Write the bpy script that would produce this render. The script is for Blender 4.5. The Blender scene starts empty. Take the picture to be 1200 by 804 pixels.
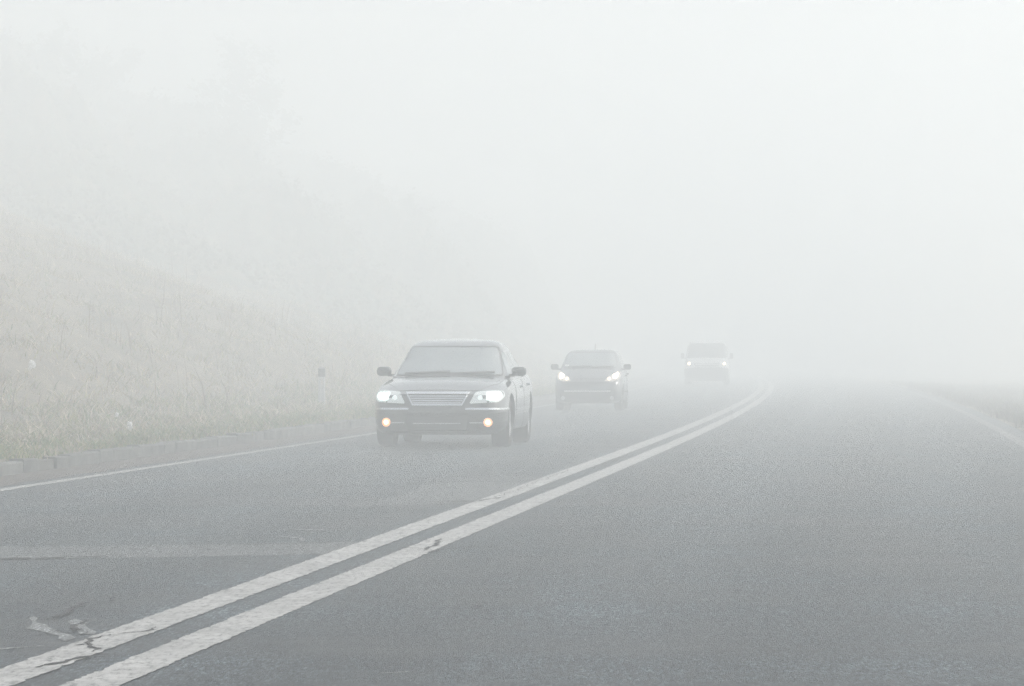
import bpy, bmesh, math, random
import numpy as np
from mathutils import Vector, Matrix
from mathutils.bvhtree import BVHTree

random.seed(7)
rng = np.random.default_rng(11)
scene = bpy.context.scene
C = scene.collection
PI = math.pi

# ------------------------------------------------------------------ numbers
CAM_H = 1.25
F = 4500.0 / 1200.0           # focal length in picture widths
FOG = 0.0148
EXPOSURE = 1.05

# ------------------------------------------------------------------ helpers
def link(o, parent=None):
    C.objects.link(o)
    if parent is not None:
        o.parent = parent
    return o

def tag(o, label=None, cat=None, group=None, kind=None):
    if label: o['label'] = label
    if cat: o['category'] = cat
    if group: o['group'] = group
    if kind: o['kind'] = kind
    return o

def empty(name, loc=(0, 0, 0), rz=0.0):
    o = bpy.data.objects.new(name, None)
    o.location = loc
    o.rotation_euler = (0, 0, rz)
    o.empty_display_size = .3
    return link(o)

def obj(name, bm, mats, parent=None, smooth=None):
    me = bpy.data.meshes.new(name)
    bm.to_mesh(me); bm.free()
    for m in (mats if isinstance(mats, (list, tuple)) else [mats]):
        me.materials.append(m)
    if smooth is not None:
        for p in me.polygons: p.use_smooth = True
        me.set_sharp_from_angle(angle=math.radians(smooth))
    return link(bpy.data.objects.new(name, me), parent)

def obj_np(name, verts, faces, mats, parent=None, mat_idx=None):
    me = bpy.data.meshes.new(name)
    verts = np.asarray(verts, np.float32); faces = np.asarray(faces, np.int32)
    n, k = faces.shape
    me.vertices.add(len(verts)); me.vertices.foreach_set('co', verts.ravel())
    me.loops.add(n * k); me.loops.foreach_set('vertex_index', faces.ravel())
    me.polygons.add(n); me.polygons.foreach_set('loop_start', np.arange(0, n * k, k, dtype=np.int32))
    for m in (mats if isinstance(mats, (list, tuple)) else [mats]):
        me.materials.append(m)
    if mat_idx is not None:
        me.polygons.foreach_set('material_index', np.asarray(mat_idx, np.int32))
    me.update(calc_edges=True)
    me.validate()
    return link(bpy.data.objects.new(name, me), parent)

def hermite(tab):
    """monotone cubic through (x, y) pairs"""
    xs = [t[0] for t in tab]; ys = [t[1] for t in tab]
    n = len(xs)
    d = [(ys[i+1]-ys[i])/(xs[i+1]-xs[i]) for i in range(n-1)]
    m = [d[0]] + [0 if d[i-1]*d[i] <= 0 else 2*d[i-1]*d[i]/(d[i-1]+d[i]) for i in range(1, n-1)] + [d[-1]]
    def f(x):
        if x <= xs[0]: return ys[0]
        if x >= xs[-1]: return ys[-1]
        i = 0
        while x > xs[i+1]: i += 1
        h = xs[i+1]-xs[i]; t = (x-xs[i])/h
        return ((2*t**3-3*t**2+1)*ys[i] + (t**3-2*t**2+t)*h*m[i] + (-2*t**3+3*t**2)*ys[i+1] + (t**3-t**2)*h*m[i+1])
    return f

# ------------------------------------------------------------------ materials
def new_mat(name):
    m = bpy.data.materials.new(name); m.use_nodes = True
    nt = m.node_tree
    return m, nt, nt.nodes['Principled BSDF']

def setp(b, **kw):
    names = dict(color='Base Color', rough='Roughness', metal='Metallic', coat='Coat Weight', coat_rough='Coat Roughness',
                 emis='Emission Color', emis_s='Emission Strength', spec='Specular IOR Level', trans='Transmission Weight')
    for k, v in kw.items():
        b.inputs[names[k]].default_value = (*v, 1) if isinstance(v, tuple) else v

def plain(name, color, rough=.5, var=.12, scale=8.0, **kw):
    """a material whose colour drifts a little with noise"""
    m, nt, b = new_mat(name)
    setp(b, color=color, rough=rough, **kw)
    if var:
        tc = nt.nodes.new('ShaderNodeTexCoord'); n = nt.nodes.new('ShaderNodeTexNoise')
        n.inputs['Scale'].default_value = scale; n.inputs['Detail'].default_value = 5
        r = nt.nodes.new('ShaderNodeValToRGB')
        r.color_ramp.elements[0].position = .3; r.color_ramp.elements[1].position = .7
        r.color_ramp.elements[0].color = (*[c*(1-var) for c in color], 1)
        r.color_ramp.elements[1].color = (*[min(1, c*(1+var)) for c in color], 1)
        nt.links.new(tc.outputs['Object'], n.inputs['Vector'])
        nt.links.new(n.outputs['Fac'], r.inputs['Fac'])
        nt.links.new(r.outputs['Color'], b.inputs['Base Color'])
    return m

def lamp_mat(name, color, strength, base=.8):
    m, nt, b = new_mat(name)
    setp(b, color=(base, base, base), rough=.2, emis=color, emis_s=strength)
    return m

class NG:
    """short hand for building node graphs"""
    def __init__(s, nt): s.nt = nt
    def n(s, kind, **kw):
        x = s.nt.nodes.new(kind)
        for k, v in kw.items():
            if hasattr(x, k): setattr(x, k, v)
            else: x.inputs[k].default_value = v
        return x
    def l(s, a, b): s.nt.links.new(a, b)
    def noise(s, vec, scale, detail=4, rough=.55, distort=0.0):
        x = s.n('ShaderNodeTexNoise'); x.inputs['Scale'].default_value = scale
        x.inputs['Detail'].default_value = detail; x.inputs['Roughness'].default_value = rough
        x.inputs['Distortion'].default_value = distort
        s.l(vec, x.inputs['Vector']); return x.outputs['Fac']
    def ramp(s, fac, stops):
        r = s.n('ShaderNodeValToRGB'); cr = r.color_ramp
        while len(cr.elements) < len(stops): cr.elements.new(.5)
        for e, (p, c) in zip(cr.elements, stops):
            e.position = p; e.color = (*c, 1) if isinstance(c, tuple) else (c, c, c, 1)
        s.l(fac, r.inputs['Fac']); return r.outputs['Color']
    def mix(s, fac, a, b, mode='MIX'):
        x = s.n('ShaderNodeMix', data_type='RGBA', blend_type=mode)
        for sock, v in ((x.inputs[0], fac), (x.inputs[6], a), (x.inputs[7], b)):
            if hasattr(v, 'links'): s.l(v, sock)
            else: sock.default_value = v if isinstance(v, (int, float)) else (*v, 1)
        return x.outputs[2]
    def scaled(s, vec, sc):
        x = s.n('ShaderNodeMapping'); x.inputs['Scale'].default_value = sc
        s.l(vec, x.inputs['Vector']); return x.outputs['Vector']

def asphalt(name, base, grain=.35, tracks=True, bump=.6, rough=.42):
    m, nt, b = new_mat(name); g = NG(nt)
    tc = g.n('ShaderNodeTexCoord').outputs['Object']
    fine = g.noise(g.scaled(tc, (1, .16, 1)), 55, 3, .75)
    mid = g.noise(g.scaled(tc, (1, .22, 1)), 16, 5, .7)
    c = g.ramp(fine, [(.34, tuple(x*(1-grain) for x in base)), (.5, base), (.66, tuple(x*(1+grain*2.2) for x in base))])
    c = g.mix(.85, c, g.ramp(mid, [(.36, .4), (.64, 1.7)]), 'MULTIPLY')
    stone = g.noise(g.scaled(tc, (1, .13, 1)), 85, 2, .6)
    c = g.mix(g.ramp(stone, [(.60, 0.0), (.68, .75)]), c, tuple(x*5.5 for x in base))
    c = g.mix(g.ramp(stone, [(.33, .85), (.40, 0.0)]), c, tuple(x*.15 for x in base))
    rmod = None
    if tracks:
        big = g.noise(g.scaled(tc, (.8, .12, 1)), 1.2, 5, .65)
        cross = g.noise(g.scaled(tc, (.05, .5, 1)), 1.0, 5, .7)
        c = g.mix(.8, c, g.ramp(big, [(.32, .25), (.68, 2.0)]), 'MULTIPLY')
        c = g.mix(.7, c, g.ramp(cross, [(.36, .35), (.64, 1.9)]), 'MULTIPLY')
        vor = g.n('ShaderNodeTexVoronoi'); vor.inputs['Scale'].default_value = 7
        g.l(g.scaled(tc, (1, .5, 1)), vor.inputs['Vector'])
        c = g.mix(g.ramp(vor.outputs['Distance'], [(.04, .7), (.07, 0.0)]), c, (.2, .2, .19))
        sx = g.n('ShaderNodeSeparateXYZ'); g.l(tc, sx.inputs[0])
        mu = g.n('ShaderNodeMath', operation='MULTIPLY_ADD'); g.l(sx.outputs['Y'], mu.inputs[0]); mu.inputs[1].default_value = -.0966; mu.inputs[2].default_value = 3.2
        ad = g.n('ShaderNodeMath', operation='ADD'); g.l(sx.outputs['X'], ad.inputs[0]); g.l(mu.outputs[0], ad.inputs[1])
        ws = g.n('ShaderNodeMath', operation='MULTIPLY_ADD'); g.l(big, ws.inputs[0]); ws.inputs[1].default_value = 1.1; g.l(ad.outputs[0], ws.inputs[2])
        sn = g.n('ShaderNodeMath', operation='SINE'); sc_ = g.n('ShaderNodeMath', operation='MULTIPLY'); sc_.inputs[1].default_value = 3.3
        g.l(ws.outputs[0], sc_.inputs[0]); g.l(sc_.outputs[0], sn.inputs[0])
        mr = g.n('ShaderNodeMapRange'); mr.inputs['From Min'].default_value = -1; g.l(sn.outputs[0], mr.inputs['Value'])
        c = g.mix(.6, c, g.ramp(mr.outputs[0], [(.1, .72), (.9, 1.35)]), 'MULTIPLY')
        rmod = g.ramp(g.mix(.5, big, cross), [(.3, rough-.14), (.7, rough+.2)])
    g.l(c, b.inputs['Base Color'])
    bp = g.n('ShaderNodeBump'); bp.inputs['Strength'].default_value = bump; bp.inputs['Distance'].default_value = .005
    g.l(g.mix(.5, fine, mid), bp.inputs['Height']); g.l(bp.outputs['Normal'], b.inputs['Normal'])
    b.inputs['Roughness'].default_value = rough
    if rmod is not None: g.l(rmod, b.inputs['Roughness'])
    b.inputs['Specular IOR Level'].default_value = .09
    return m

def road_paint(name, col, wear=.5):
    m, nt, b = new_mat(name); g = NG(nt)
    tc = g.n('ShaderNodeTexCoord').outputs['Object']
    n1 = g.noise(tc, 55, 4, .7); n2 = g.noise(tc, 2.2, 5, .65); n3 = g.noise(tc, 11, 5, .7)
    n4 = g.noise(g.scaled(tc, (1, .25, 1)), 26, 5, .75)
    tone = g.mix(.7, col, g.ramp(n2, [(.3, .62), (.7, 1.15)]), 'MULTIPLY')
    tone = g.mix(.8, tone, g.ramp(n4, [(.34, .74), (.58, 1.08)]), 'MULTIPLY')
    tone = g.mix(.5, tone, g.ramp(n3, [(.35, .75), (.6, 1.1)]), 'MULTIPLY')
    worn = g.mix(.6, n1, n4)
    k = g.ramp(worn, [(.30 + wear*.1, 1.0), (.40 + wear*.12, 0.0)])
    g.l(g.mix(k, tone, (.07, .072, .074)), b.inputs['Base Color'])
    bp = g.n('ShaderNodeBump'); bp.inputs['Strength'].default_value = .5; bp.inputs['Distance'].default_value = .006
    g.l(n1, bp.inputs['Height']); g.l(bp.outputs['Normal'], b.inputs['Normal'])
    b.inputs['Roughness'].default_value = .75
    return m

def earth(name, stops, scale=3.0):
    m, nt, b = new_mat(name); g = NG(nt)
    tc = g.n('ShaderNodeTexCoord').outputs['Object']
    a = g.noise(tc, scale, 8, .7); f = g.noise(tc, 40, 3, .7)
    c = g.ramp(a, stops)
    c = g.mix(.7, c, g.ramp(f, [(.3, .55), (.7, 1.4)]), 'MULTIPLY')
    g.l(c, b.inputs['Base Color'])
    bp = g.n('ShaderNodeBump'); bp.inputs['Strength'].default_value = .8; bp.inputs['Distance'].default_value = .04
    g.l(f, bp.inputs['Height']); g.l(bp.outputs['Normal'], b.inputs['Normal'])
    b.inputs['Roughness'].default_value = .95
    return m

M = {}
M['asphalt'] = asphalt('asphalt', (.019, .024, .0265), grain=.9, rough=.50)
M['patch'] = asphalt('patched asphalt', (.075, .080, .080), grain=.3, tracks=False, bump=.35, rough=.55)
M['patch_soft'] = asphalt('old patched asphalt', (.060, .064, .064), grain=.3, tracks=False, bump=.35, rough=.52)
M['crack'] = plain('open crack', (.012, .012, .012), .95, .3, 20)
M['scuff'] = asphalt('scraped pale asphalt', (.10, .105, .105), grain=.4, tracks=False)
M['paint'] = road_paint('white road paint', (.37, .37, .355), .7)
M['paint_worn'] = road_paint('worn white road paint', (.36, .36, .34), .95)
M['paint_faded'] = road_paint('faded white road paint', (.20, .20, .195), 1.0)
M['dirt'] = earth('roadside dirt', [(.3, (.05, .04, .034)), (.55, (.085, .069, .057)), (.75, (.13, .11, .095))], 2.0)
M['ground'] = earth('bank soil', [(.3, (.08, .07, .045)), (.5, (.17, .14, .10)), (.72, (.27, .23, .165))], .7)
M['kerb'] = plain('weathered concrete', (.085, .086, .08), .9, .65, 3.5)
M['kerb_joint'] = plain('dirty joint', (.08, .075, .065), .95, .2, 20)
M['green'] = plain('green grass', (.075, .135, .012), .8, .3, 1.5)
M['olive'] = plain('yellowing grass', (.23, .215, .045), .8, .3, 1.5)
M['dry'] = plain('dry grass', (.40, .33, .235), .85, .3, 1.5)
M['straw'] = plain('fog-paled straw', (.55, .48, .38), .85, .3, 1.5)  # dry and straw tones lightened, putting the bank's fog fade into colour
M['brown'] = plain('dead weeds', (.20, .15, .11), .9, .3, 1.5)
M['verge_olive'] = plain('dull verge grass', (.085, .085, .05), .85, .3, 1.5)
M['verge_brown'] = plain('dead verge grass', (.10, .085, .065), .9, .3, 1.5)
M['bark'] = plain('bark', (.09, .08, .07), .95, .4, 12)
M['leaf_a'] = plain('autumn leaves', (.085, .085, .04), .8, .3, .8)
M['leaf_b'] = plain('dull green leaves', (.05, .065, .035), .8, .3, .8)
M['leaf_c'] = plain('brown leaves', (.12, .085, .045), .8, .3, .8)
M['scrap'] = plain('white plastic scrap', (.8, .8, .78), .6, .08, 30)
M['post'] = plain('post white plastic', (.45, .45, .44), .5, .12, 8)
M['post_black'] = plain('post black band', (.03, .03, .033), .5, .2, 8)
M['reflector'] = plain('reflector', (.55, .5, .45), .25, .1, 40)

M['black_paint'] = plain('black car paint', (.004, .011, .009), .18, .1, 4, spec=.5, coat=1.0, coat_rough=.04)
M['charcoal_paint'] = plain('dark grey car paint', (.022, .024, .026), .3, .1, 4, coat=1.0, coat_rough=.06)
M['white_paint'] = plain('white van paint', (.72, .72, .70), .35, .06, 4, coat=.6, coat_rough=.1)
M['glass'] = plain('glass with painted reflection', (.24, .27, .27), .05, 0, spec=1.0)  # pale base colour paints in sky reflection and misting on the panes
M['dark_glass'] = plain('dark van glass', (.02, .024, .024), .08, 0, spec=.5)
M['trim'] = plain('black plastic trim', (.02, .02, .021), .55, .2, 20)
M['chrome'] = plain('chrome', (.80, .81, .82), .14, 0, metal=1.0)
M['alu'] = plain('alloy', (.50, .51, .52), .3, .1, 9, metal=1.0)
M['tyre'] = plain('tyre rubber', (.022, .022, .022), .9, .25, 16)
M['lens'] = plain('headlight glass', (.45, .47, .48), .12, .2, 25, spec=.8)
M['mirror'] = plain('mirror glass', (.6, .62, .64), .05, 0, metal=1.0)
M['plate'] = plain('number plate white', (.75, .75, .73), .5, .06, 20)
M['red_lens'] = plain('tail light', (.25, .015, .012), .2, .1, 20)
M['indicator'] = plain('indicator lens', (.6, .25, .05), .2, .1, 20)

# ------------------------------------------------------------------ road geometry
def slope(y):
    if y < 45: return .097
    return max(.02, .097 - (y-45)*.00026)
_ys = np.arange(-300, 641, 1.0)
_sl = np.array([slope(y) for y in _ys])
_xc = np.concatenate([[0], np.cumsum((_sl[1:]+_sl[:-1])/2)])
_xc += .26 - np.interp(35.8, _ys, _xc)
def xc(y): return np.interp(y, _ys, _xc)
def at(x, y, h=0.0):
    """pixel of the 1200-wide photograph on a horizontal plane of height h -> world point (used to set out real positions)"""
    s = (y - 418.0) / (CAM_H - h)
    Y = 4500.0 / s
    return ((x-600)/s, Y)

def ribbon(name, o0, o1, y0, y1, z, mat, parent=None, step=1.0, jitter=0.0, thick=0.0):
    n = max(2, int((y1-y0)/step)+1)
    ys = np.linspace(y0, y1, n)
    c = xc(ys)
    j0 = rng.normal(0, jitter, n); j1 = rng.normal(0, jitter, n)
    v = []; f = []
    for i in range(n):
        v.append((c[i]+o0+j0[i], ys[i], z)); v.append((c[i]+o1+j1[i], ys[i], z))
    for i in range(n-1):
        f.append((2*i, 2*i+1, 2*i+3, 2*i+2))
    return obj_np(name, v, f, mat, parent)

KERB = -6.0
def hill(off, y):
    """height of the ground at lateral offset OFF from the centre line"""
    if off > -6.15:
        if off < 5.62: return -.06
        d = off - 5.62
        return -.012 - .10*min(1, d/2.5) + .06*math.sin(off*.8+y*.05)*min(1, d/3)*.5
    d = -6.15 - off
    h = .12 + .03*min(d, 1.9)
    up = max(0, d-1.9)
    h += .33*up*min(1, .35+up/5) if up < 46 else .33*46 + (up-46)*.03
    h += (.16*math.sin(y*.21+off*.5) + .11*math.sin(y*.53-off*.9+1)+ .3*math.sin(y*.06+2)) * min(1, up/5)
    return h

def build_ground():
    offs = np.unique(np.concatenate([np.linspace(-400, -60, 12), np.linspace(-60, -34, 14), np.linspace(-34, -6.4, 56),
                                     [-6.3, -6.15, -6.14, 5.6, 5.62], np.linspace(5.8, 20, 20), np.linspace(20, 400, 16)]))
    ys = np.concatenate([np.linspace(-250, 10, 14), np.linspace(12, 170, 160), np.linspace(172, 600, 40)])
    v = [(xc(y)+o, y, hill(o, y)) for y in ys for o in offs]
    k = len(offs)
    f = [(i*k+j, i*k+j+1, (i+1)*k+j+1, (i+1)*k+j) for i in range(len(ys)-1) for j in range(k-1)]
    o = obj_np('ground', v, f, M['ground'])
    for p in o.data.polygons: p.use_smooth = True
    return tag(o, 'bare soil of the bank and verges under the grass', kind='structure')
build_ground()

road = tag(ribbon('road', -5.45, 5.58, -240, 590, 0.0, M['asphalt'], step=2.0), 'grey worn asphalt road running into the fog', kind='structure')
tag(ribbon('dirt_verge', -6.0, -5.3, -240, 590, .004, M['dirt'], step=.35, jitter=.05), 'brown dirt strip between road and kerb', kind='structure')

# kerb: blocks with open joints standing on a dark bed
def build_kerb():
    bm = bmesh.new()
    y = -30.0
    def block(y0, y1, x0, x1, z0, z1, mi, j=0.0):
        a = xc(y0); b = xc(y1)
        dz = random.uniform(-j, j); dx = random.uniform(-j, j)*.7; tl = random.uniform(-j, j)*.6
        be = .018 if mi == 0 else 0
        rings = []
        for (yy, c, t) in ((y0, a, -tl), (y1, b, tl)):
            rings.append([bm.verts.new((c+x0+dx, yy, z0)), bm.verts.new((c+x1+dx, yy, z0)),
                          bm.verts.new((c+x1+dx, yy, z1-be+dz+t)), bm.verts.new((c+x1-be*1.2+dx, yy, z1+dz+t)),
                          bm.verts.new((c+x0+dx, yy, z1+dz+t))])
        p, q = rings
        fs = [bm.faces.new((p[i], p[(i+1) % 5], q[(i+1) % 5], q[i])) for i in range(5)]
        fs += [bm.faces.new(p[::-1]), bm.faces.new(q)]
        for f_ in fs: f_.material_index = mi
    while y < 260:
        L = random.choice((.8, .8, .82, .78))
        if not (41.2 < y < 42.0):
            block(y+.012, y+L-.012, -6.16, -6.0, -.05, .14, 0, .012)
        y += L
    y = -30
    while y < 260:
        block(y, y+4, -6.15, -6.025, -.05, .112, 1); y += 4
    bmesh.ops.recalc_face_normals(bm, faces=bm.faces)
    o = obj('kerb', bm, [M['kerb'], M['kerb_joint']])
    tag(o, 'low kerb of weathered concrete blocks below the grass bank', kind='structure')
build_kerb()

# ------------------------------------------------------------------ markings, patches and cracks (parts of the road)
for nm, o0, o1, y1, mt in (('double_line', -.315, -.095, 300, 'paint'), ('double_line', .095, .315, 300, 'paint'),
                           ('edge_line', -5.12, -4.97, 300, 'paint_worn'), ('edge_line', 5.12, 5.29, 300, 'paint_faded')):
    ribbon(nm, o0, o1, -120, y1, .005, M[mt], road, step=.06 if nm == 'double_line' else .2, jitter=.005)

def sheet(name, pts, z, mat, jitter=.02, parent=None):
    """irregular flat sheet on the road from a world-space outline"""
    out = []
    n = len(pts)
    for i in range(n):
        a = Vector(pts[i]); b = Vector(pts[(i+1) % n])
        k = max(1, int((b-a).length/.16))
        for t in range(k):
            p = a.lerp(b, t/k)
            out.append((p.x+random.gauss(0, jitter), p.y+random.gauss(0, jitter*1.6), z))
    bm = bmesh.new()
    bm.faces.new([bm.verts.new(p) for p in out])
    bmesh.ops.triangulate(bm, faces=bm.faces)
    bmesh.ops.recalc_face_normals(bm, faces=bm.faces)
    for f in bm.faces:
        if f.normal.z < 0: f.normal_flip()
    return obj(name, bm, mat, parent)

def px(*pts): return [at(*p) for p in pts]

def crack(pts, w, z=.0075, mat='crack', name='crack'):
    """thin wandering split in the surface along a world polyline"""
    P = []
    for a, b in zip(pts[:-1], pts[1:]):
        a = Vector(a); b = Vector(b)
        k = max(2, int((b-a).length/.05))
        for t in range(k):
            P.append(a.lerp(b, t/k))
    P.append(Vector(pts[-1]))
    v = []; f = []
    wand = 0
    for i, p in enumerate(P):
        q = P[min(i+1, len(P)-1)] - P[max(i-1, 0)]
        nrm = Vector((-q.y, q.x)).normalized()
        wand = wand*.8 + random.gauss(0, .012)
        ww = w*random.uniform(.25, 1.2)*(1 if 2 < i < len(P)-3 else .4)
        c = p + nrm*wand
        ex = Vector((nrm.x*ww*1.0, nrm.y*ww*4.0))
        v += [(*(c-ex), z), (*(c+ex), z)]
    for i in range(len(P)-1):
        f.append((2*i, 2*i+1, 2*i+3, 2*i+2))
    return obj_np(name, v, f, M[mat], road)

sheet('patch', px((-60, 641), (140, 640), (300, 637), (433, 634), (405, 649), (220, 653), (-60, 657)), .0025, M['patch'], .012, road)
sheet('patch', px((395, 594), (470, 581), (500, 567), (560, 565), (618, 566), (585, 578), (553, 590)), .0025, M['patch_soft'], .02, road)
sheet('patch', px((40, 722), (49, 733), (88, 748), (80, 752), (58, 743), (32, 737)), .003, M['scuff'], .01, road)
sheet('patch', px((85, 726), (101, 730), (112, 744), (95, 744), (86, 740)), .003, M['scuff'], .01, road)
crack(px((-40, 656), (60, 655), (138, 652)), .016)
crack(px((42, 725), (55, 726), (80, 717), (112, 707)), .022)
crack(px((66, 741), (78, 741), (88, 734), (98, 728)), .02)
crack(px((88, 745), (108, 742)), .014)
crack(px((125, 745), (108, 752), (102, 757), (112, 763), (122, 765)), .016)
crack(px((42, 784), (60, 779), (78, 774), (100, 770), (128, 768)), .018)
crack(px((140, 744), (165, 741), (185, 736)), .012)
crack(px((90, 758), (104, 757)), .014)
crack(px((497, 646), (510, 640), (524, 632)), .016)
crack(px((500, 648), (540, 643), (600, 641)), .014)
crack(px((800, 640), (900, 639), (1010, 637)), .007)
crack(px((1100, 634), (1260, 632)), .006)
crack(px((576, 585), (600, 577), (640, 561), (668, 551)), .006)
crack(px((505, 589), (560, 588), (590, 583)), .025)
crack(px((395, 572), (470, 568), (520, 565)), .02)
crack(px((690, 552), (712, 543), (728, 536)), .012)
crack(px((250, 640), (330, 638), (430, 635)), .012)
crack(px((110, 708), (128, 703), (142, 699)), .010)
for p in (((310, 629), (345, 630), (357, 635)), ((330, 621), (400, 622)), ((568, 558), (585, 557), (600, 560)),
          ((448, 790), (480, 788)), ((-10, 762), (55, 758)), ((655, 579), (690, 581))):
    crack(px(*p), .02, .0045, 'scuff', 'scuff_mark')
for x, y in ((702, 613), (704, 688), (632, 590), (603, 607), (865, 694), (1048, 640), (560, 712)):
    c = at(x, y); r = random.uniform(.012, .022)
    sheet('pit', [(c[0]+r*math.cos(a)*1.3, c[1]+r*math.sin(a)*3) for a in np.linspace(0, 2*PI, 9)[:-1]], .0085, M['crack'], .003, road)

# ------------------------------------------------------------------ grass
def grass(name, n, offr, yr, hr, wr, lean, mats, probs, label, power=1.0, clump=5):
    off = offr[0] + (offr[1]-offr[0])*rng.random(n)**power
    y = yr[0] + (yr[1]-yr[0])*rng.random(n)**1.35
    # drop what falls outside the picture's left or right limit by a good margin
    X = xc(y) + off
    clump_f = np.sin(y*.9+off*1.7)*np.sin(y*.37-off*2.3+1)+.7*np.sin(y*2.1+off*4.1)*np.sin(off*3.3-y*1.3)
    keep = (np.abs(X)/y < .20) & (rng.random(n) < .62+.45*clump_f)
    off, y = off[keep], y[keep]
    n = len(y)
    z = np.array([hill(o, yy) for o, yy in zip(off, y)])
    V = []; Fc = []; MI = []
    base = np.stack([xc(y)+off, y, z-.02], 1)
    for k in range(clump):
        a = rng.random(n)*2*PI
        h = hr[0] + (hr[1]-hr[0])*rng.random(n)**1.6
        w = wr*(.6+.8*rng.random(n))*(1+y/120)
        ln = lean*h*(.3+rng.random(n))
        b = rng.random(n)*2*PI
        p = base + np.stack([rng.normal(0, .09, n), rng.normal(0, .09, n), np.zeros(n)], 1)
        side = np.stack([np.cos(a)*w, np.sin(a)*w, np.zeros(n)], 1)
        midp = p + np.stack([np.cos(b)*ln*.35, np.sin(b)*ln*.35, h*.6], 1)
        tip = p + np.stack([np.cos(b)*ln, np.sin(b)*ln, h], 1)
        i0 = len(V)*5*0
        V.append(np.stack([p-side, p+side, midp+side*.7, midp-side*.7, tip+side*.15, tip-side*.15], 1).reshape(-1, 3))
        MI.append(rng.choice(len(mats), n, p=probs))
    V = np.concatenate(V); m = len(V)//6
    idx = np.arange(m)*6
    f1 = np.stack([idx, idx+1, idx+2, idx+3], 1); f2 = np.stack([idx+3, idx+2, idx+4, idx+5], 1)
    mi = np.concatenate(MI)
    o = obj_np(name, V, np.concatenate([f1, f2]), [M[x] for x in mats], mat_idx=np.concatenate([mi, mi]))
    return tag(o, label, kind='stuff')

grass('green_grass', 22000, (-6.2, -9.6), (36, 150), (.04, .14), .005, 1.2, ['green', 'olive', 'dry', 'brown'], [.52, .26, .14, .08],
      'short green and yellowing grass along the kerb', 1.15)
grass('dry_grass', 52000, (-7.4, -34), (40, 190), (.05, .24), .006, 1.5, ['dry', 'straw', 'olive', 'brown', 'green'], [.40, .20, .18, .12, .10],
      'matted dry straw coloured grass over the bank', 1.25)
grass('tall_weeds', 700, (-8.5, -24), (42, 140), (.3, .9), .005, .35, ['brown', 'dry'], [.6, .4],
      'thin dead weed stalks standing in the dry grass', 1.1, 3)
grass('verge_grass', 16000, (5.75, 16), (40, 180), (.05, .22), .009, .7, ['verge_olive', 'verge_brown'], [.5, .5],
      'dull low grass on the far verge beyond the edge line', 1.3)

# ------------------------------------------------------------------ trees and shrubs on the bank
def tube(bm, pts, radii, sides=6):
    rings = []
    for i, p in enumerate(pts):
        d = (pts[min(i+1, len(pts)-1)] - pts[max(i-1, 0)]).normalized()
        u = d.orthogonal().normalized(); w = d.cross(u)
        rings.append([bm.verts.new(p + (u*math.cos(2*PI*k/sides)+w*math.sin(2*PI*k/sides))*radii[i]) for k in range(sides)])
    for a, b in zip(rings[:-1], rings[1:]):
        for k in range(sides):
            bm.faces.new((a[k], a[(k+1) % sides], b[(k+1) % sides], b[k]))
    bm.faces.new(rings[0][::-1]); bm.faces.new(rings[-1])

def make_tree(name, x, y, z, H, spread, label, leaves, seed, mats, group, cat='tree', multi=False):
    R = random.Random(seed)
    root = empty(name, (x, y, z-.1), R.random()*6)
    tag(root, label, cat, group)
    bm = bmesh.new(); tips = []
    def limb(p, d, L, r, lvl):
        n = 5; pts = [p.copy()]; q = p.copy(); dd = d.copy()
        for i in range(n):
            dd = (dd + Vector((R.gauss(0, .13), R.gauss(0, .13), R.gauss(.05, .08)))).normalized()
            q = q + dd*L/n; pts.append(q.copy())
        tube(bm, pts, [r*(1-.75*i/n) for i in range(n+1)], 6 if lvl < 2 else 4)
        if lvl >= 1: tips.extend(pts[2:])
        if lvl < 3:
            k = (7, 5, 4)[lvl]
            for j in range(k):
                t = .35 + .65*(j+R.random()*.7)/k if lvl == 0 else .3+.7*R.random()
                t = min(t, .98)
                i = min(n-1, int(t*n)); b = pts[i].lerp(pts[i+1], t*n-i)
                a = R.random()*2*PI
                side = Vector((math.cos(a), math.sin(a), R.uniform(.25, .9)))
                limb(b, (dd*.55 + side*spread).normalized(), L*R.uniform(.38, .6), r*(1-.7*t)*.62, lvl+1)
    if multi:
        for s in range(5):
            a = R.random()*2*PI
            limb(Vector((R.gauss(0, .15), R.gauss(0, .15), 0)), Vector((math.cos(a)*.5, math.sin(a)*.5, 1)).normalized(), H*R.uniform(.6, .85), .035, 1)
    else:
        limb(Vector((0, 0, 0)), Vector((R.gauss(0, .05), R.gauss(0, .05), 1)).normalized(), H*.8, .028*H+.03, 0)
    obj('trunk', bm, M['bark'], root, 60)
    V = []; Fq = []; MI = []
    for i in range(leaves):
        p = R.choice(tips)
        s = R.uniform(.06, .17)*(.6+H/12)
        c = p + Vector((R.gauss(0, .22), R.gauss(0, .22), R.gauss(0, .2)))*(H/8)
        n = Vector((R.gauss(0, 1), R.gauss(0, 1), R.gauss(.4, 1))).normalized()
        u = n.orthogonal().normalized()*s; w = n.cross(u).normalized()*s*R.uniform(.4, .8)
        b = len(V)
        V += [c-u, c+w, c+u*1.1, c-w]; Fq.append((b, b+1, b+2, b+3))
        MI.append(R.choices(range(len(mats)), [3, 2, 1][:len(mats)])[0])
    obj_np('crown', [tuple(v) for v in V], Fq, [M[m] for m in mats], root, MI)
    return root

def on_bank(xpx, Y):
    X = (xpx-600)/4500*Y
    o = X - xc(Y)
    return X, Y, hill(o, Y)

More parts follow.
